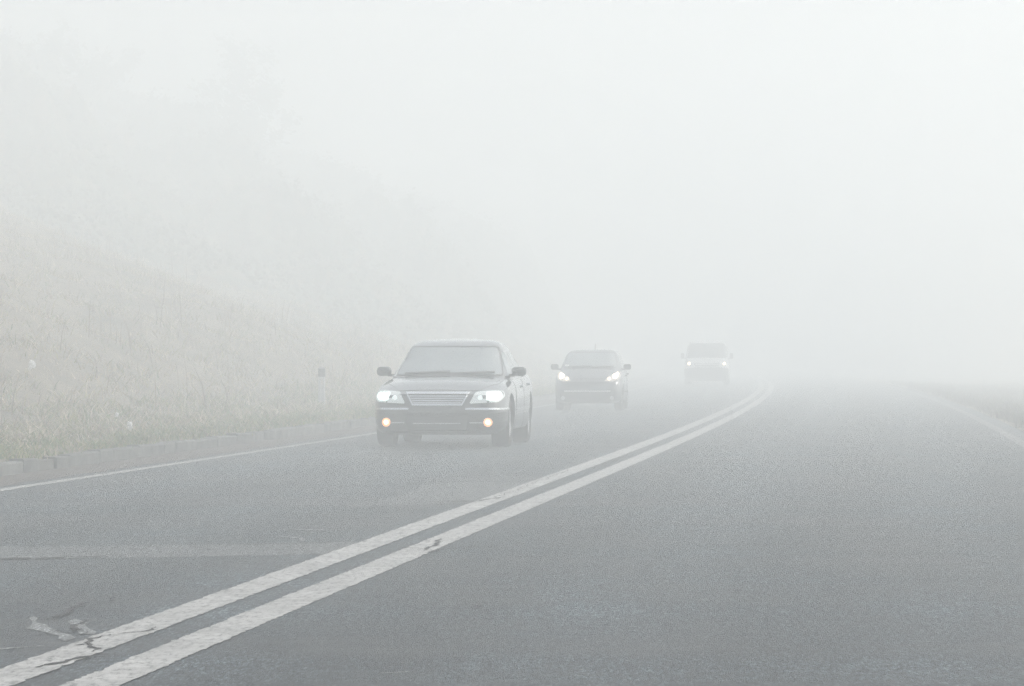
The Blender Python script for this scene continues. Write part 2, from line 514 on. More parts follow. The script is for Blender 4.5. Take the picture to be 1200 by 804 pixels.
TG = 'trees fading into the fog on the bank'
tree_spots = [
    # photo x, distance, height, spread, label, leaves
    (258, 220, 8.8, .75, 'faint rounded tree top showing alone above the bank in fog', 4200),
    (22, 210, 6.9, .45, 'tall slim tree at the foggy left edge of the bank', 2600),
    (88, 220, 7.0, .4, 'slim tree beside the tall edge tree on the bank', 2600),
    (165, 226, 7.0, .7, 'blurred tree between the slim pair and the rounded tree', 3200),
]
for i, (x_, Y_, H_, sp, lb, lv) in enumerate(tree_spots):
    make_tree('tree', *on_bank(x_, Y_), H_, sp, lb, lv, 40+i, ['leaf_b', 'leaf_a', 'leaf_c'], TG)
def thicket():
    def crown_top(x, y, off):
        lump = 1 + .30*np.sin(x*.55+y*.11) + .25*np.sin(y*.23-x*.4) + .16*np.sin(x*1.7+y*.6) + .12*np.sin(x*2.9-y*1.1) + .08*np.sin(x*5.1+y*2.3)
        # low brambles at the edge of the open grass rising to tall bushes behind
        return np.clip((1.7 + (-off-13)*.05)*np.clip(1+(y-170)/65, .8, 3.2)*lump*np.clip((y-128-(-off-13)*.5)/45, 0, 1)*np.clip((-off-12.5)/4, 0, 1), -.3, 7.5) - .25
    H = np.vectorize(hill)
    offs = np.arange(-46, -12.4, .45); ys = np.arange(124, 330, .9)
    O, Y = np.meshgrid(offs, ys); X = xc(Y) + O
    Z = H(O, Y) + crown_top(X, Y, O) + rng.normal(0, .14, O.shape)
    Z = np.minimum(Z, 20.6)
    X = X + rng.normal(0, .10, O.shape); Yj = Y + rng.normal(0, .2, O.shape)
    k = len(offs)
    V1 = np.stack([X, Yj, Z], -1).reshape(-1, 3)
    i, j = np.meshgrid(np.arange(len(ys)-1), np.arange(k-1), indexing='ij')
    q = (i*k+j).ravel()
    F1 = np.stack([q, q+1, q+k+1, q+k], 1)
    n = 90000
    off = -12.6 - 33*rng.random(n); y = 126 + 200*rng.random(n); x = xc(y)+off
    t = crown_top(x, y, off)
    keep = (t > .1) & (np.abs(x)/y < .2)
    off, y, x, t = off[keep], y[keep], x[keep], t[keep]
    m = len(x)
    z = np.minimum(H(off, y) + t + rng.normal(.1, .22, m), 20.9)
    P = np.stack([x, y, z], 1)
    d1 = rng.normal(size=(m, 3)); d1 /= np.linalg.norm(d1, axis=1)[:, None]
    d2 = np.cross(d1, rng.normal(size=(m, 3))); d2 /= np.linalg.norm(d2, axis=1)[:, None]
    s = (.07+.10*rng.random(m))[:, None]
    V2 = np.stack([P-d1*s, P+d2*s*.6, P+d1*s, P-d2*s*.6], 1).reshape(-1, 3)
    F2 = np.arange(m*4).reshape(-1, 4) + len(V1)
    mi = np.concatenate([rng.choice(3, len(F1), p=[.6, .25, .15]), rng.choice(3, m, p=[.6, .25, .15])])
    o = obj_np('undergrowth', np.concatenate([V1, V2]), np.concatenate([F1, F2]), [M['leaf_b'], M['leaf_a'], M['leaf_c']], mat_idx=mi)
    tag(o, 'soft grey mass of bushes along the bank lost in the fog', kind='stuff')
thicket()

# ------------------------------------------------------------------ litter on the bank
def scrap(name, xpx, Y, dz, size, label, seed):
    R = random.Random(seed)
    X, Y, z = on_bank(xpx, Y)
    bm = bmesh.new()
    bmesh.ops.create_icosphere(bm, subdivisions=2, radius=size)
    for v in bm.verts:
        k = R.uniform(.45, 1.15)
        v.co = Vector((v.co.x*k*.9, v.co.y*k*.6, v.co.z*k*1.25))
    o = obj(name, bm, M['scrap'])
    o.location = (X, Y, z+dz)
    return tag(o, label, 'litter')
scrap('plastic_bag', 37, 62, .28, .075, 'crumpled white plastic bag caught high in the dry grass', 1)
scrap('paper_scrap', 152, 52.5, .16, .05, 'small white paper scrap in the grass above the kerb', 2)
scrap('paper_scrap', 137, 57, .2, .035, 'tiny pale scrap higher up the bank than the paper', 3)

# ------------------------------------------------------------------ reflector post
def reflector_post():
    Y = 80.0
    X = (377-600)/4500*Y
    z = hill(X-xc(Y), Y)
    root = empty('reflector_post', (X, Y, z), .15)
    tag(root, 'white roadside reflector post with a black top, standing in the grass', 'reflector post')
    def prism(w0, d0, w1, d1, z0, z1, slant=0.0, be=.02):
        bm = bmesh.new(); rings = []
        for (w, d, zz, sl) in ((w0, d0, z0, 0), (w1, d1, z1, slant)):
            ring = []
            for (sx, sy, k) in ((1, 1, 0), (1, 1, 1), (-1, 1, 0), (-1, 1, 1), (-1, -1, 0), (-1, -1, 1), (1, -1, 0), (1, -1, 1)):
                cx, cy = sx*w, sy*d
                turn = (sx*sy > 0)
                if (k == 0) == turn: cy -= sy*be
                else: cx -= sx*be
                ring.append(bm.verts.new((cx, cy, zz + sl*cy)))
            rings.append(ring)
        a, b = rings
        for k in range(8): bm.faces.new((a[k], a[(k+1) % 8], b[(k+1) % 8], b[k]))
        bm.faces.new(a[::-1]); bm.faces.new(b)
        bmesh.ops.recalc_face_normals(bm, faces=bm.faces)
        return bm
    obj('post_body', prism(.072, .05, .068, .05, -.3, .60), M['post'], root, 40)
    obj('black_band', prism(.075, .055, .072, .055, .60, .78, .25), M['post_black'], root, 40)
    bm = bmesh.new()
    bmesh.ops.create_cube(bm, size=1, matrix=Matrix.Translation((0, -.053, .50)) @ Matrix.Diagonal((.05, .012, .12, 1)))
    bmesh.ops.bevel(bm, geom=bm.edges[:], offset=.004, segments=1, affect='EDGES')
    obj('reflector', bm, M['reflector'], root)
reflector_post()

# ------------------------------------------------------------------ vehicles
def round_poly(poly, r, seg=4):
    out = []; n = len(poly)
    for i in range(n):
        p = Vector(poly[i]); a = Vector(poly[i-1])-p; b = Vector(poly[(i+1) % n])-p
        k = min(r, a.length*.45, b.length*.45)
        s = p + a.normalized()*k; e = p + b.normalized()*k
        for t in range(seg+1):
            t /= seg
            out.append(tuple((1-t)**2*s + 2*t*(1-t)*p + t*t*e))
    return out

def circle(cx, cy, r, n=20, sq=1.0):
    return [(cx+r*math.cos(2*PI*i/n), cy+sq*r*math.sin(2*PI*i/n)) for i in range(n)]

AX = {'front': (Vector((0, 1, 0)), lambda u, v: Vector((u, -9, v))),
      'back': (Vector((0, -1, 0)), lambda u, v: Vector((u, 9, v))),
      'pos': (Vector((-1, 0, 0)), lambda u, v: Vector((9, u, v))),
      'neg': (Vector((1, 0, 0)), lambda u, v: Vector((-9, u, v))),
      'top': (Vector((0, 0, -1)), lambda u, v: Vector((u, v, 9)))}

def patch(name, bvh, poly, axis, off, mat, parent, thick=.012, step=.05, smooth=30):
    """a panel of the given outline laid on the bodywork, OFF proud of it"""
    d, org = AX[axis]
    bm = bmesh.new()
    bm.faces.new([bm.verts.new((p[0], p[1], 0)) for p in poly])
    us = [p[0] for p in poly]; vs = [p[1] for p in poly]
    for lo, hi, no in ((min(us), max(us), 0), (min(vs), max(vs), 1)):
        k = max(1, int((hi-lo)/step))
        for i in range(1, k):
            c = lo + (hi-lo)*i/k
            co = (c, 0, 0) if no == 0 else (0, c, 0)
            bmesh.ops.bisect_plane(bm, geom=bm.verts[:]+bm.edges[:]+bm.faces[:], plane_co=co, plane_no=(1, 0, 0) if no == 0 else (0, 1, 0))
    nrm = {}
    for v in bm.verts:
        o = org(v.co.x, v.co.y)
        hit, n, _, _ = bvh.ray_cast(o, d)
        if hit is None:
            hit, n, _, _ = bvh.find_nearest(o + d*8.0)
        if n.dot(d) > 0: n = -n
        n = (n - d*.6).normalized()
        v.co = hit + n*off
        nrm[v] = n
    edges = [e for e in bm.edges if e.is_boundary]
    ret = bmesh.ops.extrude_edge_only(bm, edges=edges)
    newv = [g for g in ret['geom'] if isinstance(g, bmesh.types.BMVert)]
    old = {e.other_vert(v) for v in newv for e in v.link_edges if e.other_vert(v) in nrm}
    for v in newv:
        src = [e.other_vert(v) for e in v.link_edges if e.other_vert(v) in nrm]
        if src: v.co = src[0].co - nrm[src[0]]*thick
    bmesh.ops.recalc_face_normals(bm, faces=bm.faces)
    # outward check
    s = sum(f.normal.dot(d)*f.calc_area() for f in bm.faces)
    if s > 0: bmesh.ops.reverse_faces(bm, faces=bm.faces)
    return obj(name, bm, mat, parent, smooth)

def grid_faces(bm, rows, closed=False):
    for a, b in zip(rows[:-1], rows[1:]):
        n = len(a)
        for i in range(n if closed else n-1):
            j = (i+1) % n
            try: bm.faces.new((a[i], a[j], b[j], b[i]))
            except ValueError: pass

def lower_body(sp):
    """bonnet, wings, sides and boot as one loft along the car"""
    W, ZT, ZS, ZB = (hermite(sp[k]) for k in ('width', 'top', 'shoulder', 'bottom'))
    L = sp['L']; y0, y1 = -L/2, L/2
    n = 90
    ts = [(1-math.cos(PI*i/n))/2 for i in range(n+1)]
    bm = bmesh.new(); rows = []
    for t in ts:
        y = y0 + (y1-y0)*t
        w, zt, zs, zb = W(y), ZT(y), ZS(y), ZB(y)
        zm = zb + (zs-zb)*.52
        half = [(0, zb), (w*.6, zb), (w*.84, zb+.012), (w*.945, zb+.06), (w*.985, zb+.16), (w, zm), (w*.992, zs-.14), (w*.965, zs-.045),
                (w*.925, zs), (w*.84, zs+(zt-zs)*.38), (w*.70, zs+(zt-zs)*.66), (w*.4, zs+(zt-zs)*.92), (0, zt)]
        # smooth the half profile
        m = len(half); pr = []
        for i in range(m-1):
            p0, p1, p2, p3 = half[max(i-1, 0)], half[i], half[i+1], half[min(i+2, m-1)]
            for k in range(4):
                u = k/4
                pr.append(tuple(.5*((2*p1[c]) + (-p0[c]+p2[c])*u + (2*p0[c]-5*p1[c]+4*p2[c]-p3[c])*u*u + (-p0[c]+3*p1[c]-3*p2[c]+p3[c])*u**3) for c in (0, 1)))
        pr.append(half[-1])
        def lean(z):
            a = max(0, 1-(y-y0)/.7); b = max(0, 1-(y1-y)/.5)
            nose = sp['nose_lean']*max(0, z-sp['nose_z'])**1.25 + .35*max(0, .30-z)
            tail = .22*max(0, z-.65) + .4*max(0, .34-z)
            return nose*a - tail*b
        full = pr + [(-x, z) for x, z in pr[-2:0:-1]]
        rows.append([bm.verts.new((x, y+lean(z), z)) for x, z in full])
    grid_faces(bm, rows, True)
    for row in (rows[0], rows[-1]):          # close nose and tail with level strips
        N_ = len(row); h_ = N_//2
        bm.faces.new((row[0], row[1], row[-1]))
        for k in range(1, h_-1): bm.faces.new((row[k], row[k+1], row[N_-k-1], row[N_-k]))
        bm.faces.new((row[h_-1], row[h_], row[h_+1]))
    bmesh.ops.recalc_face_normals(bm, faces=bm.faces)
    return bm

def cabin(bm, sp):
    """roof and pillars: rings stacked from belt line to roof"""
    keys = sp['cabin']      # (z, y_front, y_rear, half_width)
    zs = [k[0] for k in keys]
    tt = list(range(len(keys)))
    fz = hermite(list(zip(tt, zs)))
    ff = hermite(list(zip(tt, [k[1] for k in keys]))); fr = hermite(list(zip(tt, [k[2] for k in keys]))); fw = hermite(list(zip(tt, [k[3] for k in keys])))
    rows = []; N = 72
    for i in range((len(keys)-1)*6+1):
        t = i/6
        z, a, b, w = fz(t), ff(t), fr(t), fw(t)
        cy, hl = (a+b)/2, (b-a)/2
        row = []
        for k in range(N):
            th = 2*PI*k/N
            c, s = math.cos(th), math.sin(th)
            e = sp.get('corner', .36)
            x = w*math.copysign(abs(c)**e, c); yy = math.copysign(abs(s)**e, s)*hl
            # bow of windscreen and rear glass, barrel of the roof
            if yy < 0: yy += .10*(abs(x)/max(w, .01))**2*min(1, hl)
            row.append(bm.verts.new((x, cy+yy, z)))
        rows.append(row)
    grid_faces(bm, rows, True)
    bm.faces.new(rows[0][::-1]); bm.faces.new(rows[-1])
    bmesh.ops.recalc_face_normals(bm, faces=bm.faces)

def lathe(bm, prof, cx, cy, cz, n=36, close=False):
    """revolve (x, r) profile about the x axis"""
    rows = []
    for k in range(n):
        a = 2*PI*k/n
        rows.append([bm.verts.new((cx+x, cy+r*math.cos(a), cz+r*math.sin(a))) for x, r in prof])
    for i in range(n):
        a, b = rows[i], rows[(i+1) % n]
        m = len(prof)
        for j in range(m if close else m-1):
            bm.faces.new((a[j], a[(j+1) % m], b[(j+1) % m], b[j]))

def add_wheel(root, x, y, r, w, sgn):
    bm = bmesh.new()
    h = w/2
    rr = r*.66
    lathe(bm, [(-h*.8, rr), (-h, rr+.02), (-h, r-.035), (-h*.86, r-.008), (-h*.5, r), (h*.5, r), (h*.86, r-.008), (h, r-.035), (h, rr+.02), (h*.8, rr)], 0, 0, 0, 40, True)
    bmesh.ops.recalc_face_normals(bm, faces=bm.faces)
    wheel = obj('wheel', bmesh.new(), M['trim'], root)
    bpy.data.objects.remove(wheel)
    hub = empty('wheel', (x, y, r)); hub.parent = root
    obj('tyre', bm, M['tyre'], hub, 35)
    bm = bmesh.new()
    s = sgn
    lathe(bm, [(s*h*.78, rr+.004), (s*h*.86, rr-.01), (s*h*.80, rr-.03), (s*h*.1, rr-.035), (-s*h*.7, rr-.02)], 0, 0, 0, 40)
    lathe(bm, [(s*h*.66, .002), (s*h*.68, .055), (s*h*.58, .075), (s*h*.3, .08), (s*h*.3, .002)], 0, 0, 0, 20)
    for k in range(7):
        a = 2*PI*k/7
        m = Matrix.Rotation(a, 4, 'X') @ Matrix.Translation((s*h*.60, 0, (rr+.05)/2)) @ Matrix.Diagonal((.028, .055, rr-.07, 1))
        bmesh.ops.create_cube(bm, size=1, matrix=m)
    # brake disc behind the spokes
    lathe(bm, [(s*h*.12, .002), (s*h*.12, rr*.72), (s*h*.04, rr*.72), (s*h*.04, .002)], 0, 0, 0, 24)
    bmesh.ops.recalc_face_normals(bm, faces=bm.faces)
    obj('rim', bm, M['alu'], hub, 35)

def rounded_box(size, mat4, be, seg=3):
    bm = bmesh.new()
    bmesh.ops.create_cube(bm, size=1, matrix=Matrix.Diagonal((*size, 1)))
    bmesh.ops.bevel(bm, geom=bm.edges[:], offset=be, segments=seg, affect='EDGES', profile=.5)
    bmesh.ops.transform(bm, matrix=mat4, verts=bm.verts)
    return bm

def mirr(poly): return [(-x, z) for x, z in poly][::-1]

def vehicle(name, sp, loc, rz):
    root = empty(name, loc, rz)
    tag(root, sp['label'], sp['cat'])
    paint = sp['paint']
    # ---- bodywork
    bm = lower_body(sp); cabin(bm, sp)
    bvh = BVHTree.FromBMesh(bm)
    body = obj('body', bm, [paint, M['trim']], None, 38)
    r, tw = sp['wheel_r'], sp['tyre_w']
    cut = bmesh.new()
    for yy in sp['axles']:
        for s in (-1, 1):
            x0, x1 = s*(sp['track']-.20), s*(sp['track']+.5)
            mcut = Matrix.Translation(((x0+x1)/2, yy, r+.015)) @ Matrix.Rotation(PI/2, 4, 'Y')
            bmesh.ops.create_cone(cut, cap_ends=True, segments=40, radius1=r+.055, radius2=r+.055, depth=abs(x1-x0), matrix=mcut)
    cme = bpy.data.meshes.new('cut'); cut.to_mesh(cme); cut.free()
    cme.materials.append(paint); cme.materials.append(M['trim'])
    for p in cme.polygons: p.material_index = 1
    cob = link(bpy.data.objects.new('cut', cme))
    md = body.modifiers.new('arch', 'BOOLEAN'); md.operation = 'DIFFERENCE'; md.object = cob; md.solver = 'EXACT'
    try: md.use_self = True
    except Exception: pass
    dg = bpy.context.evaluated_depsgraph_get()
    me = bpy.data.meshes.new_from_object(body.evaluated_get(dg), depsgraph=dg)
    body.modifiers.clear(); body.data = me
    bpy.data.objects.remove(cob)
    for p in me.polygons: p.use_smooth = True
    me.set_sharp_from_angle(angle=math.radians(38))
    body.parent = root
    # ---- wheels
    for yy in sp['axles']:
        for s in (-1, 1):
            add_wheel(root, s*sp['track'], yy, r, tw, s)
    P = lambda nm, poly, ax, off, mt, par=root, rr=.02, **k: patch(nm, bvh, round_poly(poly, rr) if rr else poly, ax, off, M[mt] if isinstance(mt, str) else mt, par, **k)
    # ---- bonnet, glass, doors
    P('bonnet', sp['bonnet'], 'top', .006, paint, rr=.06)
    (ax0, az0), (ax1, az1), (ax2, az2), (ax3, az3) = sp['windscreen']
    sw = .022
    P('windscreen_seal', [(ax0-sw, az0-sw), (ax1+sw, az1-sw), (ax2+sw, az2+sw), (ax3-sw, az3+sw)], 'front', .003, 'trim', rr=.045)
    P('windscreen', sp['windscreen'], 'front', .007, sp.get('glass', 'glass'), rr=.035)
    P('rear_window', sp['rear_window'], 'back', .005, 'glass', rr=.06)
    for ax, s in (('pos', 1), ('neg', -1)):
        for dpoly, wpoly, (hy, hz) in sp['doors']:
            d = P('door', dpoly, ax, .004, paint, rr=.06)
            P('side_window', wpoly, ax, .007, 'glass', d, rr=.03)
            P('handle', [(hy-.10, hz-.018), (hy+.10, hz-.018), (hy+.10, hz+.018), (hy-.10, hz+.018)], ax, .03, sp['handle_mat'], d, rr=.015, thick=.03)
        for qpoly in sp.get('quarter', []):
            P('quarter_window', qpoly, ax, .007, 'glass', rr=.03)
        for spoly, mt in sp.get('side_strips', []):
            P('side_strip', spoly, ax, .012, mt, rr=.006, thick=.02)
        P('sill', sp['sill'], ax, .008, 'trim', rr=.02)
    # ---- face
    sp['face'](root, P)
    # ---- mirrors
    mx, my, mz, ms = sp['mirror']
    for s in (-1, 1):
        m4 = Matrix.Translation((s*mx, my, mz)) @ Matrix.Rotation(s*.12, 4, 'Z')
        bm = rounded_box(ms, m4, min(ms)*.42)
        # stalk to the door
        bmesh.ops.create_cube(bm, size=1, matrix=Matrix.Translation((s*(mx-ms[0]*.5-.03), my+.01, mz-ms[2]*.42)) @ Matrix.Diagonal((.16, .05, .035, 1)))
        w = obj('wing_mirror', bm, sp['mirror_mat'], root, 40)
        bm = bmesh.new()
        bmesh.ops.create_cube(bm, size=1, matrix=m4 @ Matrix.Translation((0, ms[1]*.5+.002, 0)) @ Matrix.Diagonal((ms[0]*.8, .006, ms[2]*.75, 1)))
        obj('mirror_glass', bm, M['mirror'], w)
    # ---- tail lights
    for poly in (sp['tail_light'], mirr(sp['tail_light'])):
        P('tail_light', poly, 'back', .006, 'red_lens', rr=.03)
    # ---- wipers lying at the foot of the windscreen
    for (x0, z0, x1, z1) in sp['wipers']:
        dx, dz = x1-x0, z1-z0; l = math.hypot(dx, dz); nx, nz = -dz/l*.011, dx/l*.011
        P('wiper', [(x0-nx, z0-nz), (x1-nx, z1-nz), (x1+nx, z1+nz), (x0+nx, z0+nz)], 'front', .022, 'trim', rr=0, thick=.02)
    return root

def frame_poly(P, name, outer, w, ax, off, mat, par, **k):
    """a closed border made of one patch per edge, joined into one part"""
    n = len(outer); cen = Vector((sum(p[0] for p in outer)/n, sum(p[1] for p in outer)/n))
    def inset(i):
        p = Vector(outer[i]); a = (Vector(outer[i-1])-p).normalized(); b = (Vector(outer[(i+1) % n])-p).normalized()
        bis = (a+b).normalized(); s = abs(a.cross(b)) if hasattr(a, 'cross') else 1
        ang = math.acos(max(-1, min(1, a.dot(b))))/2
        return tuple(p + bis*(w/math.sin(ang)))
    inn = [inset(i) for i in range(n)]
    objs = []
    for i in range(n):
        j = (i+1) % n
        objs.append(P(name, [outer[i], outer[j], inn[j], inn[i]], ax, off, mat, par, rr=0, **k))
    return merge(name, objs)

def merge(name, objs):
    """join several meshes with the same material and parent into one part"""
    bm = bmesh.new()
    for o in objs: bm.from_mesh(o.data)
    mat, par = objs[0].data.materials[0], objs[0].parent
    for o in objs: bpy.data.objects.remove(o)
    bmesh.ops.remove_doubles(bm, verts=bm.verts, dist=.0005)
    o = obj(name, bm, mat, par, 30)
    return o

def rect(x0, x1, z0, z1): return [(x0, z0), (x1, z0), (x1, z1), (x0, z1)]

M['sedan_beam'] = lamp_mat('cold headlight beam', (.84, 1.0, .97), 9)
M['sedan_side'] = lamp_mat('cold side lamp', (.84, 1.0, .97), .35)
M['sedan_glow'] = lamp_mat('cold lit reflector', (.80, 1.0, .94), .75)
M['fog_beam'] = lamp_mat('warm fog lamp beam', (1.0, .80, .50), 2.6)
M['fog_rim'] = lamp_mat('amber fog lamp reflector', (1.0, .34, .05), .75)
M['hatch_beam'] = lamp_mat('warm headlight beam', (1.0, .84, .66), 6)
M['hatch_glow'] = lamp_mat('lit headlight reflector', (1.0, .72, .48), 1.0)
M['hatch_lens'] = lamp_mat('glowing headlight glass', (1.0, .80, .60), .25, .35)
M['sedan_lens'] = lamp_mat('cold glowing headlight glass', (.86, 1.0, .96), .16, .45)
M['van_beam'] = lamp_mat('warm van beam', (1.0, .68, .40), 9)

# ---------------- the black sedan
def sedan_face(root, P):
    g = P('grille', [(-.43, .748), (-.33, .585), (.33, .585), (.43, .748)], 'front', .004, 'trim', rr=.03)
    frame_poly(P, 'grille_frame', [(-.445, .757), (-.345, .575), (.345, .575), (.445, .757)], .022, 'front', .016, 'chrome', g, thick=.016)
    bars = []
    for k in range(4):
        z = .612 + k*.031
        h = .325 + (z-.585)*.61 - .015
        bars.append(P('slats', rect(-h, h, z-.007, z+.007), 'front', .012, 'chrome', g, rr=0, thick=.012))
    merge('slats', bars)
    lamp = [(.44, .602), (.52, .762), (.74, .785), (.87, .775), (.895, .70), (.84, .625)]
    for s in (1, -1):
        poly = lamp if s > 0 else mirr(lamp)
        h = P('headlight', poly, 'front', .005, 'sedan_lens', rr=.03)
        refl = [(.675, .645), (.66, .762), (.85, .756), (.868, .70), (.82, .642)]
        P('lamp_reflector', refl if s > 0 else mirr(refl), 'front', .009, 'sedan_glow', h, rr=.03, thick=.01, step=.03)
        P('beam_lamp', circle(s*.745, .70, .042), 'front', .012, 'sedan_beam', h, rr=0, thick=.01, step=.03)
        P('side_lamp', circle(s*.59, .685, .034), 'front', .010, 'sedan_side', h, rr=0, thick=.01, step=.03)
        P('bumper_strip', rect(*sorted((s*.39, s*.93)), .520, .545), 'front', .014, 'chrome', rr=.008, thick=.02)
        f = P('fog_lamp', circle(s*.70, .35, .060), 'front', .008, 'fog_rim', rr=0, thick=.02, step=.03)
        P('fog_beam', circle(s*.70, .35, .029), 'front', .013, 'fog_beam', f, rr=0, thick=.01, step=.03)
        P('intake_strip', rect(*sorted((s*.45, s*.63)), .335, .352), 'front', .012, 'chrome', rr=.006, thick=.02)
    i = P('air_intake', [(-.40, .245), (.40, .245), (.44, .43), (-.44, .43)], 'front', .004, 'trim', rr=.03)
    P('intake_bar', rect(-.33, .33, .326, .342), 'front', .014, 'chrome', i, rr=.006, thick=.016)
    P('bumper_lip', [(-.78, .205), (.78, .205), (.80, .23), (-.80, .23)], 'front', .01, 'trim', rr=.01)

SED = dict(
    L=5.06, label='nearest car, black saloon with cold white headlights and lit orange fog lamps', cat='car', paint=M['black_paint'],
    width=[(-2.53, .72), (-2.47, .79), (-2.35, .855), (-2.1, .91), (-1.6, .945), (-.8, .952), (.8, .952), (1.6, .94), (2.1, .905), (2.4, .84), (2.53, .70)],
    top=[(-2.53, .745), (-2.35, .80), (-2.0, .885), (-1.5, .95), (-1.1, .985), (-.5, 1.0), (1.3, 1.03), (1.9, 1.05), (2.35, 1.03), (2.53, .99)],
    shoulder=[(-2.53, .70), (-2.2, .765), (-1.6, .85), (-1.0, .905), (0, .935), (1.4, .96), (2.2, .96), (2.53, .93)],
    bottom=[(-2.53, .20), (-2.2, .17), (-1.5, .17), (1.6, .18), (2.3, .22), (2.53, .28)],
    nose_lean=.55, nose_z=.50,
    cabin=[(.90, -1.33, 1.85, .885), (1.02, -1.10, 1.70, .845), (1.20, -.70, 1.38, .745), (1.37, -.36, 1.08, .675), (1.43, -.18, .93, .635),
           (1.472, .02, .76, .55), (1.498, .28, .60, .38), (1.508, .42, .50, .15)],
    wheel_r=.335, tyre_w=.245, track=.80, axles=(-1.56, 1.34),
    bonnet=[(-.55, -2.30), (.55, -2.30), (.78, -1.75), (.80, -1.22), (-.80, -1.22), (-.78, -1.75)],
    windscreen=[(-.745, .995), (.745, .995), (.605, 1.375), (-.605, 1.375)],
    rear_window=[(-.66, 1.08), (.66, 1.08), (.54, 1.35), (-.54, 1.35)],
    doors=[([(-1.02, .25), (.12, .25), (.14, .93), (-.95, .92)], [(-.80, .985), (.14, 1.0), (.12, 1.31), (-.22, 1.31)], (-.04, .83)),
           ([(.16, .25), (.92, .25), (1.12, .62), (1.22, .95), (.18, .93)], [(.19, 1.0), (1.0, 1.02), (.80, 1.30), (.17, 1.31)], (1.02, .85))],
    quarter=[[(1.05, 1.03), (1.30, 1.05), (.95, 1.26)]],
    side_strips=[(rect(-1.0, 1.05, .505, .53), 'chrome'), (rect(-.9, 1.2, .965, .98), 'chrome')],
    sill=rect(-1.12, .90, .185, .245), handle_mat='chrome',
    mirror=(.96, -.72, 1.04, (.21, .12, .13)), mirror_mat=M['black_paint'],
    tail_light=[(.45, .75), (.85, .75), (.87, .92), (.5, .92)],
    wipers=[(-.62, 1.005, .02, 1.03), (.02, 1.0, .64, 1.025)],
    face=sedan_face)

# ---------------- the small hatchback
def hatch_face(root, P):
    lamp = [(.40, .712), (.60, .70), (.74, .745), (.80, .86), (.76, .95), (.66, .94), (.53, .85)]
    for s in (1, -1):
        poly = lamp if s > 0 else mirr(lamp)
        h = P('headlight', poly, 'front', .006, 'hatch_lens', rr=.03, step=.04)
        P('beam_lamp', circle(s*.66, .83, .062), 'front', .012, 'hatch_beam', h, rr=0, thick=.01, step=.03)
        P('side_lamp', circle(s*.52, .765, .045), 'front', .012, 'hatch_glow', h, rr=0, thick=.01, step=.03)
        P('lit_reflector', circle(s*.70, .88, .05), 'front', .009, 'hatch_glow', h, rr=0, thick=.01, step=.03)
        P('fog_lamp', circle(s*.60, .30, .05), 'front', .008, 'lens', rr=0, thick=.02, step=.03)
    P('upper_grille', [(-.36, .60), (.36, .60), (.40, .68), (-.40, .68)], 'front', .004, 'trim', rr=.03)
    P('bumper_strip', rect(-.57, .57, .448, .482), 'front', .014, 'plate', rr=.01, thick=.02)
    P('air_intake', [(-.46, .22), (.46, .22), (.50, .40), (-.50, .40)], 'front', .004, 'trim', rr=.04)

HAT = dict(
    L=3.85, label='second car, small dark hatchback with warm teardrop headlights and pale bumper strip', cat='car', paint=M['charcoal_paint'],
    width=[(-1.925, .66), (-1.87, .73), (-1.75, .785), (-1.5, .825), (-1.0, .838), (.9, .838), (1.4, .82), (1.75, .77), (1.925, .66)],
    top=[(-1.925, .70), (-1.78, .80), (-1.5, .90), (-1.15, .99), (-.9, 1.03), (0, 1.03), (1.4, 1.05), (1.8, 1.0), (1.925, .95)],
    shoulder=[(-1.925, .66), (-1.6, .79), (-1.1, .90), (-.4, .95), (.9, .98), (1.6, .98), (1.925, .9)],
    bottom=[(-1.925, .19), (-1.7, .16), (-1.2, .17), (1.2, .18), (1.7, .22), (1.925, .30)],
    nose_lean=.62, nose_z=.46,
    cabin=[(.93, -1.18, 1.80, .79), (1.06, -.95, 1.72, .755), (1.22, -.66, 1.62, .70), (1.38, -.36, 1.50, .64), (1.44, -.20, 1.42, .585),
           (1.48, .05, 1.22, .47), (1.50, .35, .85, .2)],
    wheel_r=.295, tyre_w=.19, track=.72, axles=(-1.17, 1.27),
    bonnet=[(-.42, -1.70), (.42, -1.70), (.66, -1.32), (.70, -1.02), (-.70, -1.02), (-.66, -1.32)],
    windscreen=[(-.66, 1.05), (.66, 1.05), (.56, 1.405), (-.56, 1.405)],
    rear_window=[(-.60, 1.08), (.60, 1.08), (.53, 1.38), (-.53, 1.38)],
    doors=[([(-.74, .24), (.20, .24), (.22, .95), (-.66, .94)], [(-.60, 1.02), (.22, 1.02), (.20, 1.36), (-.12, 1.36)], (.06, .84)),
           ([(.25, .24), (.82, .24), (.98, .62), (1.1, .97), (.27, .95)], [(.28, 1.02), (1.15, 1.05), (.98, 1.34), (.26, 1.36)], (.92, .88))],
    side_strips=[(rect(-.72, .9, .42, .46), 'trim')],
    sill=rect(-.85, .90, .185, .235), handle_mat='trim',
    mirror=(.905, -.56, 1.06, (.19, .11, .14)), mirror_mat=M['trim'],
    tail_light=[(.52, .75), (.76, .78), (.74, 1.0), (.60, .98)],
    wipers=[(-.55, 1.06, .05, 1.075), (.05, 1.055, .58, 1.07)],
    face=hatch_face)

